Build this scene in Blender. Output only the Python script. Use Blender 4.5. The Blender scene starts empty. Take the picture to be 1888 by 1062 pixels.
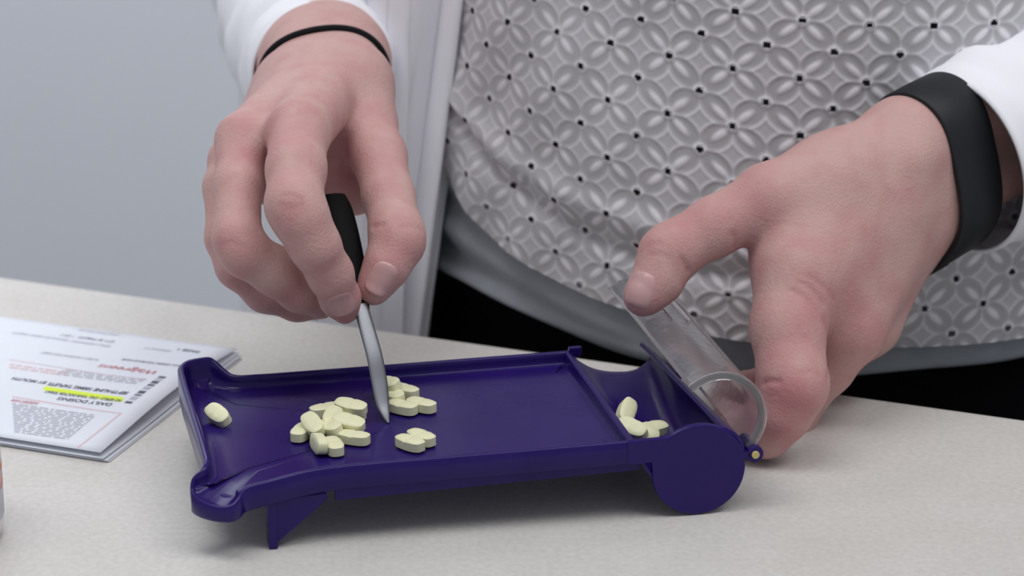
import bpy, bmesh, math, random
import numpy as np
from mathutils import Vector, Matrix
random.seed(4); rng = np.random.default_rng(7)

# ------------------------------------------------------------------ camera, light, exposure
scene = bpy.context.scene
COL = scene.collection
FPX, PITCH, CAMH = 4860.0, math.radians(18.46), 0.37
cam = bpy.data.cameras.new('camera'); camo = bpy.data.objects.new('camera', cam); COL.objects.link(camo)
camo.location = (0, 0, CAMH); camo.rotation_euler = (math.pi / 2 - PITCH, 0, 0)
cam.sensor_width = 36.0; cam.lens = 36.0 * FPX / 1888.0
cam.clip_start = 0.02; cam.clip_end = 30
cam.dof.use_dof = True; cam.dof.focus_distance = 0.945; cam.dof.aperture_fstop = 12.0
scene.camera = camo
vs = scene.view_settings
vs.view_transform = 'Standard'; vs.look = 'None'; vs.gamma = 1.0; vs.use_curve_mapping = False
vs.exposure = 0.17
world = bpy.data.worlds.new('World'); scene.world = world; world.use_nodes = True
bg = world.node_tree.nodes['Background']; bg.inputs['Color'].default_value = (0.86, 0.92, 1.0, 1); bg.inputs['Strength'].default_value = 0.31

def area(name, loc, target, sx, sy, power, col=(1, 1, 1)):
    l = bpy.data.lights.new(name, 'AREA'); l.shape = 'RECTANGLE'; l.size = sx; l.size_y = sy
    l.energy = power; l.color = col
    o = bpy.data.objects.new(name, l); COL.objects.link(o); o.location = loc
    o.rotation_euler = (Vector(target) - Vector(loc)).to_track_quat('-Z', 'Y').to_euler()
    return o
area('overhead_area_light', (-0.35, 0.60, 1.75), (-0.3, 0.75, 0), 1.2, 0.6, 11.5, (1.0, 0.99, 0.985))
area('overhead_area_light', (0.95, 0.45, 1.75), (0.8, 0.7, 0), 1.2, 0.6, 11, (1.0, 0.99, 0.985))
area('overhead_area_light', (-0.4, 1.9, 1.75), (-0.4, 3.2, 0.9), 1.4, 0.6, 44, (1.0, 0.99, 0.98))  # unlike the two ceiling panels above, added only to brighten the back wall

# ------------------------------------------------------------------ helpers
CAM = np.array([0, 0, CAMH]); FW = np.array([0, math.cos(PITCH), -math.sin(PITCH)]); UP = np.array([0, math.sin(PITCH), math.cos(PITCH)])
RT = np.array([1.0, 0, 0])
def ray(px, py): return FW + RT * ((px - 944) / FPX) - UP * ((py - 531) / FPX)
def at(px, py, Y):
    d = ray(px, py); return CAM + d * (Y / d[1])
def atz(px, py, z):
    d = ray(px, py); return CAM + d * ((z - CAMH) / d[2])
def ppm(P): return FPX / float((np.asarray(P) - CAM) @ FW)          # pixels per metre at a point
def nrm(v): v = np.asarray(v, float); return v / np.linalg.norm(v)

def mesh_obj(name, verts, faces, mat=None, parent=None, smooth=True):
    me = bpy.data.meshes.new(name)
    me.from_pydata([tuple(map(float, v)) for v in verts], [], [tuple(map(int, f)) for f in faces]); me.update()
    if smooth: me.polygons.foreach_set('use_smooth', [True] * len(me.polygons))
    o = bpy.data.objects.new(name, me); COL.objects.link(o)
    if mat: me.materials.append(mat)
    if parent: o.parent = parent
    return o
def np_mesh(name, V, Q, mat=None, parent=None, smooth=True):
    """fast mesh from numpy: Q is (n,4) or (n,3)"""
    me = bpy.data.meshes.new(name); k = Q.shape[1]
    me.vertices.add(len(V)); me.vertices.foreach_set('co', V.astype(np.float32).ravel())
    me.loops.add(Q.size); me.loops.foreach_set('vertex_index', Q.astype(np.int32).ravel())
    me.polygons.add(len(Q)); me.polygons.foreach_set('loop_start', np.arange(0, Q.size, k, dtype=np.int32))
    me.polygons.foreach_set('loop_total', np.full(len(Q), k, np.int32))
    if smooth: me.polygons.foreach_set('use_smooth', np.ones(len(Q), bool))
    me.update(calc_edges=True); me.validate()
    o = bpy.data.objects.new(name, me); COL.objects.link(o)
    if mat: me.materials.append(mat)
    if parent: o.parent = parent
    return o
def empty(name, loc=(0, 0, 0)):
    o = bpy.data.objects.new(name, None); COL.objects.link(o); o.location = tuple(loc); o.empty_display_size = 0.01; return o
def tag(o, label=None, cat=None, group=None, kind=None):
    if label: o['label'] = label
    if cat: o['category'] = cat
    if group: o['group'] = group
    if kind: o['kind'] = kind
    return o
def bevel(o, w, seg=2, ang=35):
    m = o.modifiers.new('bevel', 'BEVEL'); m.width = w; m.segments = seg; m.limit_method = 'ANGLE'; m.angle_limit = math.radians(ang)
    m.harden_normals = False; return o
def box(name, lo, hi, mat, parent=None, M=None, bev=0):
    x0, y0, z0 = lo; x1, y1, z1 = hi
    v = [(x0,y0,z0),(x1,y0,z0),(x1,y1,z0),(x0,y1,z0),(x0,y0,z1),(x1,y0,z1),(x1,y1,z1),(x0,y1,z1)]
    if M is not None: v = [M(*p) for p in v]
    f = [(0,3,2,1),(4,5,6,7),(0,1,5,4),(1,2,6,5),(2,3,7,6),(3,0,4,7)]
    o = mesh_obj(name, v, f, mat, parent, smooth=False)
    if bev: bevel(o, bev)
    return o
def loft(name, loops, mat, parent=None, closed=True, cap0=False, cap1=False, smooth=True, flip=False):
    n = len(loops[0]); V = [p for l in loops for p in l]; F = []
    for i in range(len(loops) - 1):
        for j in range(n if closed else n - 1):
            a, b = i * n + j, i * n + (j + 1) % n
            F.append((a, b, b + n, a + n) if not flip else (a, a + n, b + n, b))
    if cap0: F.append(tuple(range(n - 1, -1, -1)) if not flip else tuple(range(n)))
    if cap1: F.append(tuple(range((len(loops) - 1) * n, len(loops) * n)) if not flip else tuple(range(len(loops) * n - 1, (len(loops) - 1) * n - 1, -1)))
    return mesh_obj(name, V, F, mat, parent, smooth)
def catmull(P, n, closed=False):
    P = np.asarray(P, float); m = len(P); out = []
    segs = m if closed else m - 1
    for i in range(segs):
        g = lambda k: P[k % m] if closed else P[min(max(k, 0), m - 1)]
        p0, p1, p2, p3 = g(i - 1), g(i), g(i + 1), g(i + 2)
        for j in range(n):
            t = j / n
            out.append(0.5 * (2 * p1 + (p2 - p0) * t + (2 * p0 - 5 * p1 + 4 * p2 - p3) * t * t + (3 * p1 - p0 - 3 * p2 + p3) * t ** 3))
    if not closed: out.append(P[-1])
    return np.array(out)

# ------------------------------------------------------------------ materials
def material(name, col, rough=0.5, spec=0.5, bump=None, mottle=None, **kw):
    """bump=(scale, strength, distance)  mottle=(scale, colour2, lo, hi)"""
    m = bpy.data.materials.new(name); m.use_nodes = True; nt = m.node_tree; b = nt.nodes['Principled BSDF']
    b.inputs['Base Color'].default_value = (*col, 1); b.inputs['Roughness'].default_value = rough
    b.inputs['Specular IOR Level'].default_value = spec
    for k, v in kw.items():
        b.inputs[k.replace('_', ' ')].default_value = v
    tc = nt.nodes.new('ShaderNodeTexCoord')
    if mottle:
        n = nt.nodes.new('ShaderNodeTexNoise'); n.inputs['Scale'].default_value = mottle[0]; n.inputs['Detail'].default_value = 5
        r = nt.nodes.new('ShaderNodeMapRange'); r.inputs['From Min'].default_value = mottle[2]; r.inputs['From Max'].default_value = mottle[3]
        x = nt.nodes.new('ShaderNodeMix'); x.data_type = 'RGBA'
        x.inputs['A'].default_value = (*col, 1); x.inputs['B'].default_value = (*mottle[1], 1)
        nt.links.new(tc.outputs['Object'], n.inputs['Vector']); nt.links.new(n.outputs['Fac'], r.inputs['Value'])
        nt.links.new(r.outputs['Result'], x.inputs['Factor']); nt.links.new(x.outputs['Result'], b.inputs['Base Color'])
    if bump:
        n = nt.nodes.new('ShaderNodeTexNoise'); n.inputs['Scale'].default_value = bump[0]; n.inputs['Detail'].default_value = 4
        u = nt.nodes.new('ShaderNodeBump'); u.inputs['Strength'].default_value = bump[1]; u.inputs['Distance'].default_value = bump[2]
        nt.links.new(tc.outputs['Object'], n.inputs['Vector']); nt.links.new(n.outputs['Fac'], u.inputs['Height'])
        nt.links.new(u.outputs['Normal'], b.inputs['Normal'])
    return m

MAT = {}
MAT['wall'] = material('wall_paint', (0.62, 0.65, 0.71), 0.85, 0.2, bump=(300, 0.05, 0.001), mottle=(1.2, (0.585, 0.61, 0.68), 0.35, 0.65))
MAT['floor'] = material('floor_vinyl', (0.32, 0.31, 0.30), 0.5, 0.4, mottle=(30, (0.26, 0.26, 0.26), 0.4, 0.6))
MAT['cabinet'] = material('cabinet_laminate', (0.45, 0.43, 0.41), 0.5, 0.4, mottle=(20, (0.40, 0.38, 0.36), 0.4, 0.6))
MAT['purple'] = material('purple_plastic', (0.0170, 0.0068, 0.110), 0.22, 0.26, bump=(160, 0.06, 0.0006), mottle=(45, (0.022, 0.0085, 0.120), 0.4, 0.65))
MAT['pill'] = material('tablet_coating', (0.80, 0.79, 0.53), 0.42, 0.4, bump=(2500, 0.12, 0.0002))
MAT['steel'] = material('brushed_steel', (0.20, 0.205, 0.225), 0.38, 0.5, Metallic=1.0, bump=(600, 0.05, 0.0003))
MAT['black_plastic'] = material('black_plastic', (0.002, 0.002, 0.0025), 0.6, 0.12, bump=(500, 0.05, 0.0003))
MAT['rubber'] = material('black_rubber', (0.011, 0.013, 0.016), 0.55, 0.35, bump=(1800, 0.10, 0.0002))
MAT['elastic'] = material('black_elastic', (0.006, 0.006, 0.008), 0.8, 0.2, bump=(3000, 0.3, 0.0003))
MAT['paper'] = material('white_paper', (0.74, 0.77, 0.84), 0.75, 0.2, bump=(900, 0.05, 0.0002))
MAT['coat'] = material('white_coat_cotton', (0.88, 0.88, 0.93), 0.85, 0.15, bump=(1400, 0.12, 0.0003))
MAT['slate'] = material('slate_jersey', (0.40, 0.43, 0.47), 0.9, 0.15, bump=(1600, 0.25, 0.0004), mottle=(60, (0.44, 0.47, 0.51), 0.4, 0.6))
MAT['black_cloth'] = material('black_trouser_cloth', (0.0028, 0.0028, 0.0045), 0.9, 0.1, bump=(1500, 0.2, 0.0003))
MAT['brass'] = material('brass_pin', (0.55, 0.45, 0.18), 0.4, 0.5, bump=(500, 0.05, 0.0002))
MAT['bottle'] = material('white_bottle_plastic', (0.80, 0.80, 0.82), 0.35, 0.4, bump=(300, 0.04, 0.0003))
MAT['ink'] = material('printed_ink_grey', (0.13, 0.13, 0.17), 0.8, 0.1, bump=(900, 0.02, 0.0001))
MAT['ink_pale'] = material('printed_ink_pale', (0.46, 0.47, 0.54), 0.8, 0.1, bump=(900, 0.02, 0.0001))
MAT['ink_red'] = material('printed_ink_red', (0.55, 0.13, 0.17), 0.8, 0.1, bump=(900, 0.02, 0.0001))
MAT['ink_pink'] = material('printed_ink_pink', (0.72, 0.55, 0.58), 0.8, 0.1, bump=(900, 0.02, 0.0001))
MAT['yellow'] = material('highlighter_yellow', (0.72, 0.87, 0.08), 0.7, 0.1, bump=(900, 0.02, 0.0001))
MAT['orange'] = material('label_orange', (0.75, 0.25, 0.13), 0.6, 0.2, bump=(900, 0.02, 0.0001))
MAT['pinklabel'] = material('label_pink', (0.75, 0.42, 0.40), 0.6, 0.2, bump=(900, 0.02, 0.0001))
MAT['nail'] = material('fingernail', (0.54, 0.32, 0.32), 0.30, 0.5, bump=(700, 0.03, 0.0002))

# speckled laminate
m = material('speckled_laminate', (0.60, 0.575, 0.545), 0.55, 0.3, bump=(900, 0.08, 0.0003)); nt = m.node_tree; b = nt.nodes['Principled BSDF']
tc = nt.nodes.new('ShaderNodeTexCoord')
def noise(nt, scale, detail=4):
    n = nt.nodes.new('ShaderNodeTexNoise'); n.inputs['Scale'].default_value = scale; n.inputs['Detail'].default_value = detail
    nt.links.new(tc.outputs['Object'], n.inputs['Vector']); return n
n1, n2 = noise(nt, 420), noise(nt, 26)
r1 = nt.nodes.new('ShaderNodeValToRGB'); r1.color_ramp.elements[0].position = 0.32; r1.color_ramp.elements[1].position = 0.68
r1.color_ramp.elements[0].color = (0.565, 0.545, 0.52, 1); r1.color_ramp.elements[1].color = (0.635, 0.615, 0.59, 1)
r2 = nt.nodes.new('ShaderNodeValToRGB'); r2.color_ramp.elements[0].position = 0.35; r2.color_ramp.elements[1].position = 0.65
r2.color_ramp.elements[0].color = (0.97, 0.965, 0.955, 1); r2.color_ramp.elements[1].color = (1.02, 1.02, 1.02, 1)
mx = nt.nodes.new('ShaderNodeMix'); mx.data_type = 'RGBA'; mx.blend_type = 'MULTIPLY'; mx.inputs['Factor'].default_value = 1
nt.links.new(n1.outputs['Fac'], r1.inputs['Fac']); nt.links.new(n2.outputs['Fac'], r2.inputs['Fac'])
nt.links.new(r1.outputs['Color'], mx.inputs['A']); nt.links.new(r2.outputs['Color'], mx.inputs['B']); nt.links.new(mx.outputs['Result'], b.inputs['Base Color'])
MAT['laminate'] = m

# frosted clear plastic of the lid
m = bpy.data.materials.new('frosted_clear_plastic'); m.use_nodes = True; nt = m.node_tree; b = nt.nodes['Principled BSDF']
b.inputs['Base Color'].default_value = (0.98, 0.98, 1.0, 1); b.inputs['Roughness'].default_value = 0.11; b.inputs['IOR'].default_value = 1.40
b.inputs['Transmission Weight'].default_value = 0.96
tc = nt.nodes.new('ShaderNodeTexCoord'); n = noise(nt, 250); u = nt.nodes.new('ShaderNodeBump'); u.inputs['Strength'].default_value = 0.15; u.inputs['Distance'].default_value = 0.0005
nt.links.new(n.outputs['Fac'], u.inputs['Height']); nt.links.new(u.outputs['Normal'], b.inputs['Normal'])
MAT['clear'] = m

# skin: pigment mottling, redder where the 'flush' attribute says (knuckles, finger ends), fine creased relief
m = bpy.data.materials.new('skin'); m.use_nodes = True; nt = m.node_tree; b = nt.nodes['Principled BSDF']
tc = nt.nodes.new('ShaderNodeTexCoord')
b.inputs['Roughness'].default_value = 0.56; b.inputs['Specular IOR Level'].default_value = 0.26
b.inputs['Subsurface Weight'].default_value = 0.12; b.inputs['Subsurface Radius'].default_value = (1.0, 0.35, 0.2); b.inputs['Subsurface Scale'].default_value = 0.004
n1 = noise(nt, 85, 5); n2 = noise(nt, 500, 4)
fl = nt.nodes.new('ShaderNodeAttribute'); fl.attribute_name = 'flush'
ad = nt.nodes.new('ShaderNodeMath'); ad.operation = 'MULTIPLY_ADD'; ad.inputs[1].default_value = 1.7; ad.inputs[2].default_value = -0.72
nt.links.new(n1.outputs['Fac'], ad.inputs[0])
a2 = nt.nodes.new('ShaderNodeMath'); a2.operation = 'ADD'; a2.use_clamp = True
nt.links.new(ad.outputs[0], a2.inputs[0]); nt.links.new(fl.outputs['Fac'], a2.inputs[1])
mx = nt.nodes.new('ShaderNodeMix'); mx.data_type = 'RGBA'
mx.inputs['A'].default_value = (0.570, 0.360, 0.335, 1); mx.inputs['B'].default_value = (0.500, 0.222, 0.232, 1)
nt.links.new(a2.outputs[0], mx.inputs['Factor']); nt.links.new(mx.outputs['Result'], b.inputs['Base Color'])
vo = nt.nodes.new('ShaderNodeTexVoronoi'); vo.inputs['Scale'].default_value = 900; nt.links.new(tc.outputs['Object'], vo.inputs['Vector'])
sm = nt.nodes.new('ShaderNodeMath'); sm.operation = 'ADD'; nt.links.new(vo.outputs['Distance'], sm.inputs[0]); nt.links.new(n2.outputs['Fac'], sm.inputs[1])
u = nt.nodes.new('ShaderNodeBump'); u.inputs['Strength'].default_value = 0.34; u.inputs['Distance'].default_value = 0.0004
nt.links.new(sm.outputs[0], u.inputs['Height']); nt.links.new(u.outputs['Normal'], b.inputs['Normal'])
MAT['skin'] = m

# lace: attribute 'thread' (0 sheer ground .. 1 raised white thread)
m = bpy.data.materials.new('eyelet_lace'); m.use_nodes = True; nt = m.node_tree; b = nt.nodes['Principled BSDF']
tc = nt.nodes.new('ShaderNodeTexCoord'); b.inputs['Roughness'].default_value = 0.9; b.inputs['Specular IOR Level'].default_value = 0.15
th = nt.nodes.new('ShaderNodeAttribute'); th.attribute_name = 'thread'
cr = nt.nodes.new('ShaderNodeValToRGB'); e = cr.color_ramp.elements
e[0].position = 0.0; e[0].color = (0.45, 0.44, 0.45, 1); e[1].position = 1.0; e[1].color = (0.90, 0.88, 0.92, 1)
k = e.new(0.45); k.color = (0.60, 0.585, 0.615, 1)
nt.links.new(th.outputs['Fac'], cr.inputs['Fac']); nt.links.new(cr.outputs['Color'], b.inputs['Base Color'])
n = noise(nt, 1800); u = nt.nodes.new('ShaderNodeBump'); u.inputs['Strength'].default_value = 0.25; u.inputs['Distance'].default_value = 0.0004
nt.links.new(n.outputs['Fac'], u.inputs['Height']); nt.links.new(u.outputs['Normal'], b.inputs['Normal'])
MAT['lace'] = m

# ------------------------------------------------------------------ setting
FLOORZ = -0.93
G0, G1 = atz(0, 507, 0), atz(1888, 770, 0)
EX = nrm(G1 - G0)                                   # along the counter's far edge
NX = np.array([EX[1], -EX[0], 0.0])                 # from the far edge toward the viewer
if NX[1] > 0: NX = -NX
def ctr(a, d, z): return tuple(G0 + EX * a + NX * d + np.array([0, 0, z]))
wall = box('wall_back', (-2.2, 2.4, FLOORZ), (2.6, 2.5, 1.9), MAT['wall']); tag(wall, 'plain pale blue-grey painted wall behind the person', kind='structure')
fl_ = box('floor', (-2.2, -1.2, FLOORZ - 0.05), (2.6, 2.5, FLOORZ), MAT['floor']); tag(fl_, 'grey vinyl floor', kind='structure')
counter = empty('counter', ctr(0.4, 0.4, FLOORZ)); tag(counter, 'pale speckled laminate counter that the purple tray stands on', 'counter')
def local(o): bpy.context.view_layer.update(); o.matrix_parent_inverse = o.parent.matrix_world.inverted(); return o
def under(o, root):
    o.parent = root; bpy.context.view_layer.update(); o.matrix_parent_inverse = root.matrix_world.inverted(); return o
top = box('worktop', (-0.9, 0, -0.038), (1.5, 0.80, 0), MAT['laminate'], None, ctr); bevel(top, 0.004, 3); under(top, counter)
cb = box('cabinet_body', (-0.88, 0.09, FLOORZ + 0.08), (1.48, 0.78, -0.038), MAT['cabinet'], None, ctr); under(cb, counter)
pl = box('plinth', (-0.88, 0.13, FLOORZ), (1.48, 0.74, FLOORZ + 0.08), MAT['black_plastic'], None, ctr); under(pl, counter)

# ------------------------------------------------------------------ pill counting tray
YAW, TILT = math.radians(12.6), math.radians(0.9)
TO = np.array([0.0655, 0.856, 0.0172])
TL = np.array([math.cos(YAW) * math.cos(TILT), math.sin(YAW) * math.cos(TILT), math.sin(TILT)])
TT = np.array([-math.sin(YAW), math.cos(YAW), 0.0]); TN = np.cross(TL, TT)
def TR(s, t, w): return TO + TL * s + TT * t + TN * w
def tray_st(px, py, w):
    d = ray(px, py); o = TO + TN * w; k = ((o - CAM) @ TN) / (d @ TN); P = CAM + d * k - TO
    return float(P @ TL), float(P @ TT)
tray = empty('pill_counting_tray', (TO[0] - 0.09, TO[1] + 0.03, 0)); tag(tray, 'glossy purple plastic pill counting tray with flip-up clear lid', 'tray')
WID = 0.0955; S_DIV = -0.0235; FLW = 0.0085
# rim outline (s, t, w_top, w_bottom, rim thickness, inner wall run): counter-clockwise seen from above, starting at the divider's near end
out = [(S_DIV, 0.0, .0132, .0045, .0018, .0008), (S_DIV, .0025, .0132, .0045, .0018, .0008), (S_DIV, WID * .33, .0132, .0045, .0018, .0008), (S_DIV, WID * .66, .0132, .0045, .0018, .0008), (S_DIV, WID - .0025, .0132, .0045, .0018, .0008), (S_DIV, WID, .0132, .0045, .0018, .0008), (S_DIV - .0025, WID, .0132, .0045, .0018, .0008)]
for s_, t_, w_, wb0, th0, ru0 in (
    (-.05, .0965, .0132, .0045, .0020, .0008), (-.09, .0980, .0132, .0045, .0020, .0008), (-.125, .0995, .0132, .0045, .0020, .0010), (-.142, .1005, .0132, .0045, .0020, .0014),
    (-.1503, .1018, .0134, .0045, .0020, .0025), (-.1530, .1045, .0148, .005, .0020, .004), (-.1555, .1075, .0168, .005, .0020, .005), (-.1580, .1095, .0182, .006, .0020, .006),
    (-.1630, .1095, .0184, .006, .0022, .006), (-.1675, .1082, .0182, .006, .0023, .006), (-.1708, .1035, .0178, .006, .0024, .005), (-.1716, .0900, .0176, .005, .0024, .004),
    (-.1716, .0640, .0176, .005, .0024, .0035), (-.1714, .0350, .0175, .005, .0024, .0035), (-.1712, .0200, .0165, .004, .0023, .0025), (-.1713, .0145, .0155, .003, .0021, .0020),
    (-.1730, .0108, .0140, .002, .0018, .0015), (-.1762, .0088, .0120, .001, .0014, .0010), (-.1770, .0068, .0088, .0003, .0013, .0010), (-.1757, .0034, .0070, .0, .0014, .0016),
    (-.1730, -.0003, .0062, .0, .0015, .0024), (-.1690, -.0035, .0058, .0, .0015, .0026), (-.1645, -.0048, .0063, .0, .0015, .0022), (-.1615, -.0028, .0080, .0003, .0015, .0014),
    (-.1590, .0003, .0098, .001, .0018, .0012), (-.1510, .0018, .0108, .002, .0020, .0012), (-.1380, .0026, .0127, .0038, .0020, .0010), (-.1280, .0030, .0132, .0044, .0020, .0008),
    (-.09, .0020, .0132, .0045, .0020, .0008), (-.055, .0008, .0132, .0045, .0020, .0008), (S_DIV - .0025, .0, .0132, .0045, .0018, .0008)): out.append((s_, t_, w_, wb0, th0, ru0))
def centripetal(P, n):
    P = np.asarray(P, float); m_ = len(P); o_ = []
    for i in range(m_):
        p0, p1, p2, p3 = P[i - 1], P[i], P[(i + 1) % m_], P[(i + 2) % m_]
        dt = [max(np.linalg.norm(b_[:2] - a[:2]), 1e-5) ** .5 for a, b_ in ((p0, p1), (p1, p2), (p2, p3))]
        t0, t1 = 0, dt[0]; t2 = t1 + dt[1]; t3 = t2 + dt[2]
        for k in range(n):
            t = t1 + (t2 - t1) * k / n
            A1 = (t1 - t) / (t1 - t0) * p0 + (t - t0) / (t1 - t0) * p1; A2 = (t2 - t) / (t2 - t1) * p1 + (t - t1) / (t2 - t1) * p2; A3 = (t3 - t) / (t3 - t2) * p2 + (t - t2) / (t3 - t2) * p3
            B1 = (t2 - t) / (t2 - t0) * A1 + (t - t0) / (t2 - t0) * A2; B2 = (t3 - t) / (t3 - t1) * A2 + (t - t1) / (t3 - t1) * A3
            o_.append((t2 - t) / (t2 - t1) * B1 + (t - t1) / (t2 - t1) * B2)
    return np.array(o_)
O_ = centripetal(out, 5)
# keep the four straight corners from overshooting at the divider
N_ = len(O_); XY = O_[:, :2]
tan = np.roll(XY, -1, 0) - np.roll(XY, 1, 0); tan /= np.linalg.norm(tan, axis=1)[:, None]
for _ in range(4): tan = (np.roll(tan, 1, 0) + 2 * tan + np.roll(tan, -1, 0)); tan /= np.linalg.norm(tan, axis=1)[:, None]
INW = np.stack([-tan[:, 1], tan[:, 0]], 1)
area_ = 0.5 * np.sum(XY[:, 0] * np.roll(XY[:, 1], -1) - np.roll(XY[:, 0], -1) * XY[:, 1])
if area_ < 0: INW = -INW
bw = np.clip((.0175 - XY[:, 1]) / .005, 0, 1) * np.clip((-.1575 - XY[:, 0]) / .003, 0, 1)
rad_ = np.array([-.1660, .0085]) - XY; rad_ /= np.linalg.norm(rad_, axis=1)[:, None]
INW = INW * (1 - bw)[:, None] + rad_ * bw[:, None]; INW /= np.linalg.norm(INW, axis=1)[:, None]
def loop_at(off, w): return [TR(*(XY[i] + INW[i] * off[i]), w[i]) for i in range(N_)]
th_, run_, wt_, wb_ = O_[:, 4], O_[:, 5], O_[:, 2], O_[:, 3]
flw = np.minimum(np.full(N_, FLW), wt_ - 0.0012)
z0 = np.zeros(N_)
loops = [loop_at(th_, wb_), loop_at(z0 + .0004, wb_), loop_at(z0, wb_ + .0005), loop_at(z0, wt_ - .0006), loop_at(z0 + .0005, wt_), loop_at(th_ - .0005, wt_), loop_at(th_, wt_ - .0006)]
for f_ in (.35, .6, .8, .93, 1.0):
    loops.append(loop_at(th_ + run_ * (1 - math.sqrt(max(0, 1 - f_ ** 2))) if f_ < 1 else th_ + run_ + .0008, flw + (wt_ - .0006 - flw) * (1 - f_)))
def core(i):                                         # where the curved margin has run out into the flat floor
    p = XY[i] + INW[i] * (th_[i] + run_[i] + .0008); 
    for c in (np.array([-.1465, .028]), np.array([-.1465, .072])):
        if p[0] < c[0] and abs(p[1] - .05) > abs(c[1] - .05) and (p[1] - .05) * (c[1] - .05) > 0:
            d = p - c; return tuple(c + d / np.linalg.norm(d) * .012)
    return min(max(p[0], -.1585), S_DIV - .008), min(max(p[1], .016), .084)
loops.append([TR(*(.5 * (np.array(core(i)) + XY[i] + INW[i] * (th_[i] + run_[i] + .0008))), .35 * flw[i] + .65 * FLW) for i in range(N_)])
loops.append([TR(*core(i), FLW) for i in range(N_)])
body = loft('tray_body', loops, MAT['purple'], None, closed=True)
me = body.data; bm = bmesh.new(); bm.from_mesh(me); bvs = list(bm.verts)
base = (len(loops) - 1) * N_; cv = bm.verts.new(TR(-.091, .05, FLW))
for i in range(N_):
    a, b_ = bvs[base + i], bvs[base + (i + 1) % N_]
    if (a.co - b_.co).length > 2e-5: bm.faces.new((a, b_, cv)).smooth = True
bmesh.ops.remove_doubles(bm, verts=bm.verts[:], dist=1.5e-5)
# underside plate
uv = [bm.verts.new(TR(*(XY[i] + INW[i] * (th_[i] - .0005)), max(wb_[i] + .001, min(.0062, wt_[i] - .004)))) for i in range(N_)]
uf = bm.faces.new(uv[::-1]); bmesh.ops.triangulate(bm, faces=[uf])
bm.to_mesh(me); bm.free(); under(body, tray)
# recessed rib under the near wall and the far one
for t0 in (.004, WID - .006):
    under(box('rib', (-.128, t0, .0005), (-.0205, t0 + .002, .0062), MAT['purple'], None, lambda s, t, w: TR(s, t, w)), tray)
# legs: an upright with a gusset running back to the underside
for t0, nm in ((.0035, 'leg'), (WID - .008, 'leg')):
    s0 = tray_st(500, 960, -.006)[0] if True else 0
    gz = -(TO[2] + s0 * TL[2]) / TN[2]
    v = []
    def q(s, t, w): return TR(s, t, w)
    prof = [(s0 - .0014, .003), (s0 - .0014, gz + .0002), (s0 + .0016, gz + .0002), (s0 + .0018, gz + .0022), (s0 + .019, .0012), (s0 + .019, .004)]
    A = [q(s, t0, w) for s, w in prof]; B = [q(s, t0 + .0022, w) for s, w in prof]; n = len(A)
    F = [tuple(range(n)), tuple(range(2 * n - 1, n - 1, -1))] + [(i, i + n, (i + 1) % n + n, (i + 1) % n) for i in range(n)]
    lg = mesh_obj(nm, A + B, F, MAT['purple'], None, False); bevel(lg, .0003, 1); under(lg, tray)
    fl2 = box('leg_flange', (s0 - .0016, t0 - .0008, gz + .0002), (s0 + .0014, t0 + .006, .003), MAT['purple'], None, TR, .0003); under(fl2, tray)
# trough: profile in (s, w), swept along t; the far end rises into a pouring lip
prof = np.array([(-.0225, .0122), (-.0213, .0085), (-.0185, .0030), (-.0140, -.0030), (-.0080, -.0070), (-.001, -.0086), (.006, -.0074), (.0115, -.0035), (.0148, .0020), (.0151, .0070), (.0125, .0110), (.0080, .0136)])
prof = catmull(prof, 4)
tl, bl = [], []
for k in range(25):
    t = .0005 + (WID + .001) * k / 24; f = max(0, (t - .045) / (WID - .045)); lift = f * f * (3 - 2 * f)
    P = prof.copy(); deep = np.clip((.0115 - P[:, 1]) / .02, 0, 1); P[:, 1] += deep * lift * .0105; ft = t / WID; P[:, 0] = np.where(P[:, 0] > 0, P[:, 0] * (1 - .42 * ft), P[:, 0]); P[:, 1] -= .0015 * ft * np.clip((P[:, 1] - .004) / .008, 0, 1) * (P[:, 0] > 0)
    tl.append(P)
rows_top = [[TR(p[0], .0005 + (WID + .001) * k / 24, p[1]) for p in P] for k, P in enumerate(tl)]
rows_bot = []
for k, P in enumerate(tl):
    tg = np.gradient(P, axis=0); tg /= np.linalg.norm(tg, axis=1)[:, None]; nn = np.stack([tg[:, 1], -tg[:, 0]], 1)
    rows_bot.append([TR(p[0] + n_[0] * .0016, .0005 + (WID + .001) * k / 24, p[1] + n_[1] * .0016) for p, n_ in zip(P, nn)])
ring = [list(a) + list(bb[::-1]) for a, bb in zip(rows_top, rows_bot)]
tro = loft('trough', ring, MAT['purple'], None, True, True, True); bevel(tro, .0004, 2, 50); under(tro, tray)
# near end disc
def disc(name, c, r, t0, t1, mat, n=64, bev=.0005):
    A = [TR(c[0] + r * math.cos(2 * math.pi * i / n), t0, c[1] + r * math.sin(2 * math.pi * i / n)) for i in range(n)]
    B = [TR(c[0] + r * math.cos(2 * math.pi * i / n), t1, c[1] + r * math.sin(2 * math.pi * i / n)) for i in range(n)]
    o = loft(name, [A, B], mat, None, True, True, True); 
    o.data.polygons.foreach_set('use_smooth', [len(p.vertices) == 4 for p in o.data.polygons])
    if bev: bevel(o, bev, 2, 50)
    return under(o, tray)
disc('end_disc', (0, 0), .0169, -.0004, .0022, MAT['purple'])
# web plate joining the near wall to the disc
wp = [(-.026, .0131), (-.012, .0131), (-.0085, .0142), (-.006, .0), (-.0165, -.0035), (-.0172, .0045), (-.026, .0045)]
A = [TR(s, -.0003, w) for s, w in wp]; B = [TR(s, .0021, w) for s, w in wp]; n = len(A)
o = mesh_obj('end_web', A + B, [tuple(range(n)), tuple(range(2 * n - 1, n - 1, -1))] + [(i, i + n, (i + 1) % n + n, (i + 1) % n) for i in range(n)], MAT['purple'], None, False)
bevel(o, .0004, 2); under(o, tray)
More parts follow.
